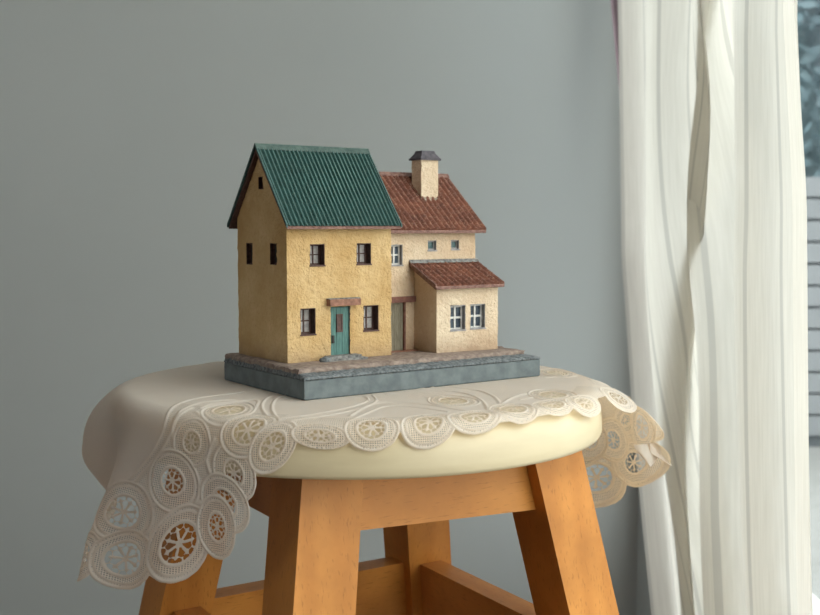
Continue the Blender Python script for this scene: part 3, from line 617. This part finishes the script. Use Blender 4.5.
CURVES = [
  [(-0.1398,0.2155),(-0.1346,0.2106),(-0.1303,0.2055),(-0.1268,0.2002),(-0.1237,0.1950),(-0.1206,0.1898),(-0.1175,0.1847),(-0.1145,0.1799),(-0.1118,0.1756),(-0.1096,0.1717),(-0.1079,0.1681),(-0.1066,0.1647),(-0.1055,0.1617),(-0.1050,0.1590),(-0.1052,0.1565),(-0.1058,0.1542),(-0.1068,0.1518),(-0.1085,0.1490),(-0.1115,0.1453),(-0.1159,0.1408),(-0.1207,0.1357),(-0.1251,0.1305),(-0.1287,0.1255),(-0.1317,0.1203),(-0.1339,0.1146),(-0.1352,0.1082),(-0.1359,0.1013),(-0.1366,0.0944),(-0.1379,0.0882),(-0.1399,0.0828),(-0.1429,0.0781),(-0.1464,0.0737),(-0.1499,0.0695)],
  [(-0.1307,0.2235),(-0.1304,0.2215),(-0.1300,0.2194),(-0.1295,0.2170),(-0.1285,0.2138),(-0.1268,0.2095),(-0.1245,0.2044),(-0.1218,0.1990),(-0.1187,0.1937),(-0.1155,0.1886),(-0.1123,0.1839),(-0.1092,0.1796),(-0.1065,0.1757),(-0.1043,0.1721),(-0.1025,0.1687),(-0.1010,0.1657),(-0.0998,0.1629),(-0.0990,0.1602),(-0.0988,0.1576),(-0.0989,0.1552),(-0.0992,0.1528),(-0.0998,0.1504),(-0.1009,0.1477),(-0.1028,0.1443),(-0.1056,0.1401),(-0.1089,0.1352),(-0.1118,0.1302),(-0.1139,0.1254),(-0.1148,0.1208),(-0.1143,0.1166),(-0.1123,0.1125),(-0.1095,0.1087),(-0.1062,0.1050)],
  [(-0.0961,0.1805),(-0.0955,0.1780),(-0.0949,0.1756),(-0.0944,0.1732),(-0.0945,0.1706),(-0.0952,0.1678),(-0.0964,0.1650),(-0.0977,0.1622),(-0.0984,0.1596),(-0.0986,0.1572),(-0.0984,0.1549),(-0.0983,0.1527),(-0.0981,0.1505),(-0.0982,0.1483),(-0.0989,0.1456),(-0.1003,0.1423),(-0.1024,0.1385)],
  [(-0.0358,0.1475),(-0.0385,0.1438),(-0.0418,0.1391),(-0.0458,0.1332),(-0.0504,0.1264),(-0.0557,0.1187),(-0.0618,0.1106),(-0.0682,0.1026),(-0.0741,0.0956),(-0.0789,0.0897),(-0.0823,0.0848),(-0.0846,0.0808),(-0.0859,0.0773),(-0.0864,0.0743),(-0.0860,0.0717),(-0.0848,0.0695),(-0.0833,0.0675)],
  [(-0.0452,0.1420),(-0.0496,0.1360),(-0.0542,0.1300),(-0.0593,0.1238),(-0.0646,0.1176),(-0.0702,0.1112),(-0.0763,0.1045),(-0.0824,0.0979),(-0.0881,0.0918),(-0.0931,0.0861),(-0.0974,0.0807),(-0.1018,0.0753),(-0.1065,0.0700)],
  [(-0.0493,0.1490),(-0.0453,0.1478),(-0.0413,0.1464),(-0.0373,0.1443),(-0.0332,0.1413),(-0.0290,0.1370),(-0.0244,0.1318),(-0.0197,0.1263),(-0.0150,0.1209),(-0.0104,0.1157),(-0.0061,0.1105),(-0.0019,0.1055),(0.0022,0.1005),(0.0061,0.0953),(0.0099,0.0902),(0.0130,0.0851),(0.0151,0.0802),(0.0156,0.0757),(0.0146,0.0715),(0.0126,0.0673),(0.0104,0.0630)],
  [(-0.0443,0.1515),(-0.0407,0.1505),(-0.0371,0.1495),(-0.0332,0.1483),(-0.0292,0.1466),(-0.0248,0.1440),(-0.0201,0.1400),(-0.0154,0.1350),(-0.0107,0.1296),(-0.0060,0.1242),(-0.0013,0.1186),(0.0033,0.1130),(0.0078,0.1073),(0.0122,0.1015),(0.0164,0.0957),(0.0200,0.0900),(0.0228,0.0845),(0.0243,0.0792),(0.0244,0.0740),(0.0237,0.0688),(0.0229,0.0635)],
  [(0.0006,0.1325),(0.0027,0.1253),(0.0049,0.1180),(0.0075,0.1109),(0.0107,0.1045),(0.0146,0.0988),(0.0192,0.0942),(0.0246,0.0910),(0.0309,0.0897),(0.0378,0.0903),(0.0448,0.0928),(0.0512,0.0967),(0.0567,0.1013),(0.0611,0.1064),(0.0645,0.1120),(0.0670,0.1177),(0.0689,0.1227),(0.0705,0.1268),(0.0717,0.1302),(0.0728,0.1331),(0.0738,0.1360)],
  [(0.0022,0.1440),(0.0051,0.1373),(0.0081,0.1305),(0.0113,0.1239),(0.0146,0.1180),(0.0179,0.1128),(0.0213,0.1084),(0.0252,0.1051),(0.0297,0.1036),(0.0349,0.1041),(0.0404,0.1064),(0.0455,0.1097),(0.0500,0.1136),(0.0537,0.1177),(0.0567,0.1220),(0.0592,0.1265),(0.0616,0.1310)],
  [(0.0440,0.0595),(0.0528,0.0600),(0.0619,0.0605),(0.0715,0.0612),(0.0824,0.0620),(0.0948,0.0631),(0.1079,0.0646),(0.1192,0.0670),(0.1269,0.0705),(0.1304,0.0748),(0.1305,0.0799),(0.1282,0.0854),(0.1247,0.0910),(0.1204,0.0965),(0.1157,0.1020),(0.1107,0.1077),(0.1053,0.1135),(0.0999,0.1195),(0.0946,0.1257),(0.0895,0.1320),(0.0845,0.1385)],
  [(0.0845,0.0485),(0.1058,0.0498),(0.1260,0.0517),(0.1430,0.0546),(0.1547,0.0588),(0.1604,0.0642),(0.1617,0.0702),(0.1601,0.0763),(0.1563,0.0825),(0.1508,0.0885),(0.1441,0.0945),(0.1371,0.1003),(0.1303,0.1059),(0.1236,0.1113),(0.1172,0.1166),(0.1112,0.1218),(0.1056,0.1270)],
  [(0.1056,0.1270),(0.1149,0.1227),(0.1246,0.1189),(0.1346,0.1161),(0.1443,0.1148),(0.1530,0.1154),(0.1602,0.1175),(0.1654,0.1208),(0.1685,0.1246),(0.1695,0.1288),(0.1689,0.1334),(0.1671,0.1379),(0.1652,0.1422),(0.1638,0.1459),(0.1638,0.1489),(0.1651,0.1513),(0.1674,0.1535)],
  [(0.1310,0.1240),(0.1365,0.1245),(0.1420,0.1251),(0.1468,0.1262),(0.1498,0.1282),(0.1509,0.1313),(0.1505,0.1352),(0.1492,0.1391),(0.1475,0.1427),(0.1460,0.1454),(0.1448,0.1474),(0.1440,0.1490),(0.1433,0.1505)],
  [(-0.0914,0.1455),(-0.0862,0.1473),(-0.0813,0.1488),(-0.0770,0.1499),(-0.0730,0.1504),(-0.0692,0.1504),(-0.0655,0.1498),(-0.0624,0.1484),(-0.0606,0.1453),(-0.0612,0.1392),(-0.0643,0.1302),(-0.0691,0.1203),(-0.0744,0.1118),(-0.0796,0.1055),(-0.0845,0.1014),(-0.0888,0.0992),(-0.0925,0.0986),(-0.0951,0.0998),(-0.0967,0.1024),(-0.0979,0.1058),(-0.0993,0.1093),(-0.1010,0.1126),(-0.1027,0.1159),(-0.1039,0.1192),(-0.1042,0.1226),(-0.1031,0.1262),(-0.1010,0.1300),(-0.0987,0.1338),(-0.0964,0.1375)],
  [(0.2325,0.1780),(0.2350,0.1740),(0.2374,0.1700),(0.2397,0.1660)],
  [(0.2454,0.1835),(0.2500,0.1786),(0.2520,0.1729),(0.2481,0.1655),(0.2415,0.1575),(0.2410,0.1519),(0.2481,0.1491),(0.2575,0.1475),(0.2662,0.1459),(0.2738,0.1441),(0.2805,0.1419),(0.2864,0.1395),(0.2922,0.1370)],
  [(0.2727,0.1240),(0.2817,0.1294),(0.2899,0.1349),(0.2960,0.1402),(0.2983,0.1442),(0.2964,0.1466),(0.2913,0.1476),(0.2846,0.1475),(0.2781,0.1463),(0.2724,0.1442),(0.2674,0.1413),(0.2630,0.1380),(0.2592,0.1347),(0.2562,0.1313),(0.2539,0.1280),(0.2517,0.1245),(0.2494,0.1210)],
  [(0.3007,0.2025),(0.2980,0.2050),(0.2954,0.2075),(0.2928,0.2102),(0.2903,0.2131),(0.2879,0.2164),(0.2856,0.2201),(0.2836,0.2241),(0.2821,0.2284),(0.2811,0.2331),(0.2806,0.2380),(0.2802,0.2432),(0.2799,0.2485)],
  [(0.2934,0.1970),(0.2902,0.1990),(0.2869,0.2012),(0.2836,0.2036),(0.2804,0.2064),(0.2775,0.2098),(0.2749,0.2136),(0.2727,0.2177),(0.2712,0.2219),(0.2704,0.2262),(0.2705,0.2307),(0.2709,0.2353),(0.2714,0.2400)],
  [(-0.1253,0.2320),(-0.1250,0.2295),(-0.1246,0.2270),(-0.1238,0.2245),(-0.1223,0.2220),(-0.1199,0.2196),(-0.1168,0.2172),(-0.1132,0.2144),(-0.1096,0.2113),(-0.1065,0.2080),(-0.1040,0.2045),(-0.1021,0.2011),(-0.1009,0.1978),(-0.1003,0.1949),(-0.1004,0.1922),(-0.1009,0.1895),(-0.1015,0.1870)],
  [(-0.0974,0.2460),(-0.0976,0.2420),(-0.0977,0.2379),(-0.0977,0.2338),(-0.0977,0.2299),(-0.0976,0.2262),(-0.0973,0.2225),(-0.0967,0.2190),(-0.0960,0.2157),(-0.0950,0.2125),(-0.0938,0.2095),(-0.0921,0.2067),(-0.0898,0.2039),(-0.0867,0.2013),(-0.0828,0.1989),(-0.0790,0.1964),(-0.0758,0.1938),(-0.0736,0.1911),(-0.0723,0.1883),(-0.0716,0.1855),(-0.0717,0.1825),(-0.0724,0.1795),(-0.0737,0.1763),(-0.0749,0.1732),(-0.0753,0.1703),(-0.0747,0.1677),(-0.0734,0.1655),(-0.0717,0.1635),(-0.0701,0.1615)],
  [(-0.0795,0.2185),(-0.0785,0.2150),(-0.0776,0.2115),(-0.0768,0.2080),(-0.0762,0.2043),(-0.0760,0.2005),(-0.0761,0.1965),(-0.0765,0.1925),(-0.0774,0.1887),(-0.0787,0.1852),(-0.0806,0.1821),(-0.0826,0.1793),(-0.0847,0.1769),(-0.0867,0.1751),(-0.0886,0.1738),(-0.0906,0.1729),(-0.0927,0.1720)],
]
# ------------------------------------------------------------ the lace cloth
fab = Mat('cotton_lace', rough=.85, spec=.15)
uvn = fab.n('ShaderNodeUVMap')
def waves(k, axis, off=0):
    s1 = fab.n('ShaderNodeSeparateXYZ'); fab.l(uvn.outputs[0], s1.inputs[0])
    a = fab.n('ShaderNodeMath', operation='MULTIPLY_ADD'); fab.l(s1.outputs[axis], a.inputs[0]); a.inputs[1].default_value = k; a.inputs[2].default_value = off
    b = fab.n('ShaderNodeMath', operation='SINE'); fab.l(a.outputs[0], b.inputs[0]); return b.outputs[0]
kx = 2*math.pi/.00115
wx, wy = waves(kx, 0), waves(kx, 1)
mn_ = fab.n('ShaderNodeMath', operation='MINIMUM'); fab.l(wx, mn_.inputs[0]); fab.l(wy, mn_.inputs[1])
gt = fab.n('ShaderNodeMath', operation='GREATER_THAN'); fab.l(mn_.outputs[0], gt.inputs[0]); gt.inputs[1].default_value = -.25
at = fab.n('ShaderNodeAttribute'); at.attribute_name = 'net'
al = fab.n('ShaderNodeMath', operation='MULTIPLY'); fab.l(gt.outputs[0], al.inputs[0]); fab.l(at.outputs['Fac'], al.inputs[1])
mul = fab.n('ShaderNodeMath', operation='MULTIPLY'); fab.l(wx, mul.inputs[0]); fab.l(wy, mul.inputs[1])
cn = fab.noise(40, 3)
fcol = fab.ramp(cn, [(.3, (.72,.70,.65)), (.7, (.77,.75,.70))])
bp = fab.n('ShaderNodeBump'); bp.inputs['Strength'].default_value = .25; bp.inputs['Distance'].default_value = .0003; fab.l(mul.outputs[0], bp.inputs['Height'])
df = fab.n('ShaderNodeBsdfDiffuse'); tl = fab.n('ShaderNodeBsdfTranslucent'); tr = fab.n('ShaderNodeBsdfTransparent')
fab.l(fcol, df.inputs[0]); fab.l(bp.outputs[0], df.inputs['Normal']); tl.inputs[0].default_value = (.86,.66,.44,1)
m1 = fab.n('ShaderNodeMixShader'); m1.inputs[0].default_value = .42; fab.l(df.outputs[0], m1.inputs[1]); fab.l(tl.outputs[0], m1.inputs[2])
m2 = fab.n('ShaderNodeMixShader'); fab.l(al.outputs[0], m2.inputs[0]); fab.l(m1.outputs[0], m2.inputs[1]); fab.l(tr.outputs[0], m2.inputs[2])
fab.l(m2.outputs[0], fab.out.inputs[0]); M['lace'] = fab.m

azs = np.r_[np.arange(-180, -72, .5), np.arange(-72, 96, .165), np.arange(96, 140, .2), np.arange(140, 180, .5), 180.]
ss = np.r_[np.arange(.012, .085, .004), np.arange(.085, .290, .00045)]
P = surf(azs, ss)
n, mS = P.shape[:2]
AZ, SS = np.meshgrid(azs, ss, indexing='ij')
q = SS - RF
BT = np.array([(-180,.022),(-125,.018),(-108,.032),(-95,.048),(-84,.058),(-74,.064),(-66,.074),(-60,.086),(-54,.094),(-50,.094),(-44,.094),(-38,.090),(-33,.084),(-28,.074),(-24,.060),(-20,.040),(-16,.025),(-12,.015),(-6,.0125),(20,.012),(50,.011),(66,.011),
    (78,.016),(87,.028),(93,.042),(99,.070),(105,.092),(112,.098),(120,.100),(132,.088),(148,.052),(165,.028),(180,.022)])
body = np.interp(AZ, BT[:,0], BT[:,1]) - q          # >0 inside the plain cloth
D = edgeL(azs)[:, None] + np.interp(azs, [-180,84,90,140,150,180], [.012,.012,.035,.035,.012,.012])[:, None] - q                   # domain limit
# medallions: centre, two axis vectors, inner ratio
UU = np.radians(AZ)*.150
meds = [(np.array(c), np.array(a), np.array(b), ir) for _, c, a, b, ir in MEDS]
def auto(a0, a1, step, ra, rb):
    for a in np.arange(a0, a1, step):
        s0 = RF + np.interp(a, BT[:,0], BT[:,1]) - .002
        meds.append((np.array([math.radians(a)*.150, s0]), np.array([ra, .25*ra]), np.array([-.25*rb, rb]), .5))
auto(-178, -86, 9.5, .0145, .0100); auto(126, 180, 10, .015, .012)
outl = body.copy(); hole = np.full_like(body, 1.0); hgt = np.zeros_like(body); net = np.zeros_like(body)
c1 = np.array(CURVES[0]); c1 = c1[np.argsort(c1[:,1])]
az1 = np.interp(SS, c1[:,1], np.degrees(c1[:,0]/.150))
net[(AZ > az1) & (AZ < -14) & (q > -.01)] = .3
net[(q > -.004) & (AZ >= -14) & (AZ < 80)] = .3
net[(AZ > 84) & (AZ < 150) & (q > .006)] = .35
owner = np.full(body.shape, -1)
for k, (c, e1, e2, ir) in enumerate(meds):
    inv = np.linalg.inv(np.stack([e1, e2], 1))
    R = (np.linalg.norm(e1)+np.linalg.norm(e2))*1.1
    I = np.where((np.abs(UU-c[0]) < R) & (np.abs(SS-c[1]) < R))
    d = np.stack([UU[I]-c[0], SS[I]-c[1]], -1); xy = d@inv.T
    rho = np.hypot(xy[:,0], xy[:,1]); phi = np.arctan2(xy[:,1], xy[:,0])
    size = math.sqrt(abs(np.linalg.det(np.stack([e1, e2], 1))))
    ns_ = max(9, int(2*math.pi*size/.006))
    g = (1 + .010*np.abs(np.sin(phi*ns_/2)) - rho)*size
    outl[I] = np.maximum(outl[I], g)
    ins = rho < 1.01; J = (I[0][ins], I[1][ins]); rho = rho[ins]; phi = phi[ins]
    owner[J] = k
    wd_ = .0007/size
    h = .0005*np.exp(-((rho-.955)/wd_)**2) + .00016*np.exp(-((rho-.80)/wd_)**2) + .00040*np.exp(-((rho-ir-.04)/wd_)**2)
    pinh = np.exp(-((rho-.875)/(.8*wd_))**2)*(np.sin(phi*max(24, int(2*math.pi*size/.0016)))>.1)
    h -= .0003*pinh
    band = (rho > ir+.09) & (rho < .78)
    pin_ = (np.abs(rho-.875) < .6*wd_) & (np.sin(phi*max(24, int(2*math.pi*size/.0016)))>.3)
    rr = rho/ir; sp_ = 7
    dphi = (phi*sp_/(2*np.pi)) % 1.0; dphi = np.minimum(dphi, 1-dphi)*2*np.pi/sp_
    petal = .078*np.sin(np.clip((rr-.06)/.82, 0, 1)*np.pi)**.8 + .002 - np.abs(dphi)*rr
    dph2 = ((phi*sp_/(2*np.pi))+.5) % 1.0; dph2 = np.minimum(dph2, 1-dph2)*2*np.pi/sp_
    tw = .00024/(size*ir)
    thr = np.where(rr > .74, tw*1.1 - np.abs(dph2)*rr, -1)
    ringt = tw - np.abs(rr - .74 - .06*np.cos(phi*14))
    solid = np.maximum.reduce([petal, thr, ringt, .12-rr, rr-.97])
    hl = np.where(rr < 1, solid*size*ir, 1.0)
    hole[J] = hl
    h += np.where((rr < .95) & (petal > 0), .00022, 0)
    hgt[J] = h; net[J] = np.where(band | pin_, .6, 0)
# cords embroidered between and above the scallops
for C_ in CURVES:
    C_ = np.array(C_)
    lo, hi = C_.min(0)-.004, C_.max(0)+.004
    I = np.where((UU > lo[0]) & (UU < hi[0]) & (SS > lo[1]) & (SS < hi[1])); pts = np.stack([UU[I], SS[I]], -1); dmin = np.full(len(pts), 9.)
    sc_ = np.array([1., 1.])
    for a, b in zip(C_, C_[1:]):
        ab = b-a; t_ = np.clip(((pts-a)@ab)/max(ab@ab, 1e-12), 0, 1); dmin = np.minimum(dmin, np.linalg.norm(pts-a-t_[:,None]*ab, axis=1))
    cordh = .0006*np.exp(-(dmin/.0011)**2); free = owner[I] < 0
    hgt[I] = np.where(free, np.maximum(hgt[I], cordh), hgt[I])
    net[I] = np.where(free & (dmin < .0012), 0, net[I])
hgt += np.where((owner < 0) & (body < .004), .0004*np.exp(-(body/.0012)**2), 0)
# nothing beyond the sheet
# normals and relief
du = np.gradient(P, axis=0); dv_ = np.gradient(P, axis=1); nrm = np.cross(dv_, du); nrm /= np.maximum(np.linalg.norm(nrm, axis=-1, keepdims=True), 1e-12)
nrm *= np.where(nrm[:, :1, 2:3] < 0, -1, 1)
G = np.minimum(np.minimum(outl, D), hole)
P2 = P + nrm*hgt[..., None]
# pull the outside vertices of every cut edge onto the cut itself: clean outlines
best = np.zeros(G.shape); tgt = P2.copy(); outside = G < 0
for di, dj in ((1,0),(-1,0),(0,1),(0,-1),(1,1),(1,-1),(-1,1),(-1,-1)):
    Gn = np.roll(G, (-di, -dj), (0, 1)); Pn = np.roll(P2, (-di, -dj), (0, 1))
    ok_ = outside & (Gn > best)
    f_ = np.clip(-G/np.maximum(Gn-G, 1e-9), 0, 1)[..., None]
    tgt = np.where(ok_[..., None], P2 + (Pn-P2)*f_, tgt); best = np.where(ok_, Gn, best)
P2 = tgt
ins = G > 0
keep = (ins[:-1,:-1] | ins[1:,:-1] | ins[1:,1:] | ins[:-1,1:])
uv = np.stack([np.radians(AZ)*.150, SS], -1)
# flat middle: fill the centre with one more ring reaching the middle
P2[:, 0] = P2[:, 0]*0 + np.array([CX, CY, 0])
P2[..., 2] += T
cloth, used = grid_mesh('lace_cloth', P2, M['lace'], None, uv, True, keep)
a_ = cloth.data.attributes.new('net', 'FLOAT', 'POINT'); a_.data.foreach_set('value', net.reshape(-1)[used].astype(np.float32))
tag(cloth, 'off-white lace-edged cloth draped over the round stool under the model house', 'lace cloth')

# the back corner of the cloth curls forward and shows its white face
def corner(s_, t_):
    a = np.linspace(-1, 1, 41)[:, None]; b = np.linspace(0, 1, 31)[None]
    w_ = (.0085*np.sqrt(np.clip(1-(b*1.02-.15)**2, .02, 1)))*(1 - .0*b)
    x = .1545 + a*w_ + .004*b; z = -.0430 - b*.0150*(1-.35*a**2) + 0*a
    y = .7080 + .0025*np.sin(a*2.5) - .003*np.sin(b*3.1) + 0*x
    return np.stack([x, y, z + T], -1)
PC = corner(0, 0)
fc = grid_mesh('folded_corner', PC, M['lace'], cloth, np.stack([PC[..., 0], PC[..., 2]], -1))[0]
a = np.linspace(0, 1, 30)[:, None]; b = np.linspace(-1, 1, 9)[None]
PT = np.stack([.1570 + a*.0145 + 0*b, .7070 + 0*a + .0015*b, T - .0450 - a*.0120 + b*(.0026*(1-a)+.0004)], -1)
grid_mesh('folded_corner', PT, M['lace'], cloth, np.stack([PT[..., 0], PT[..., 2]], -1))
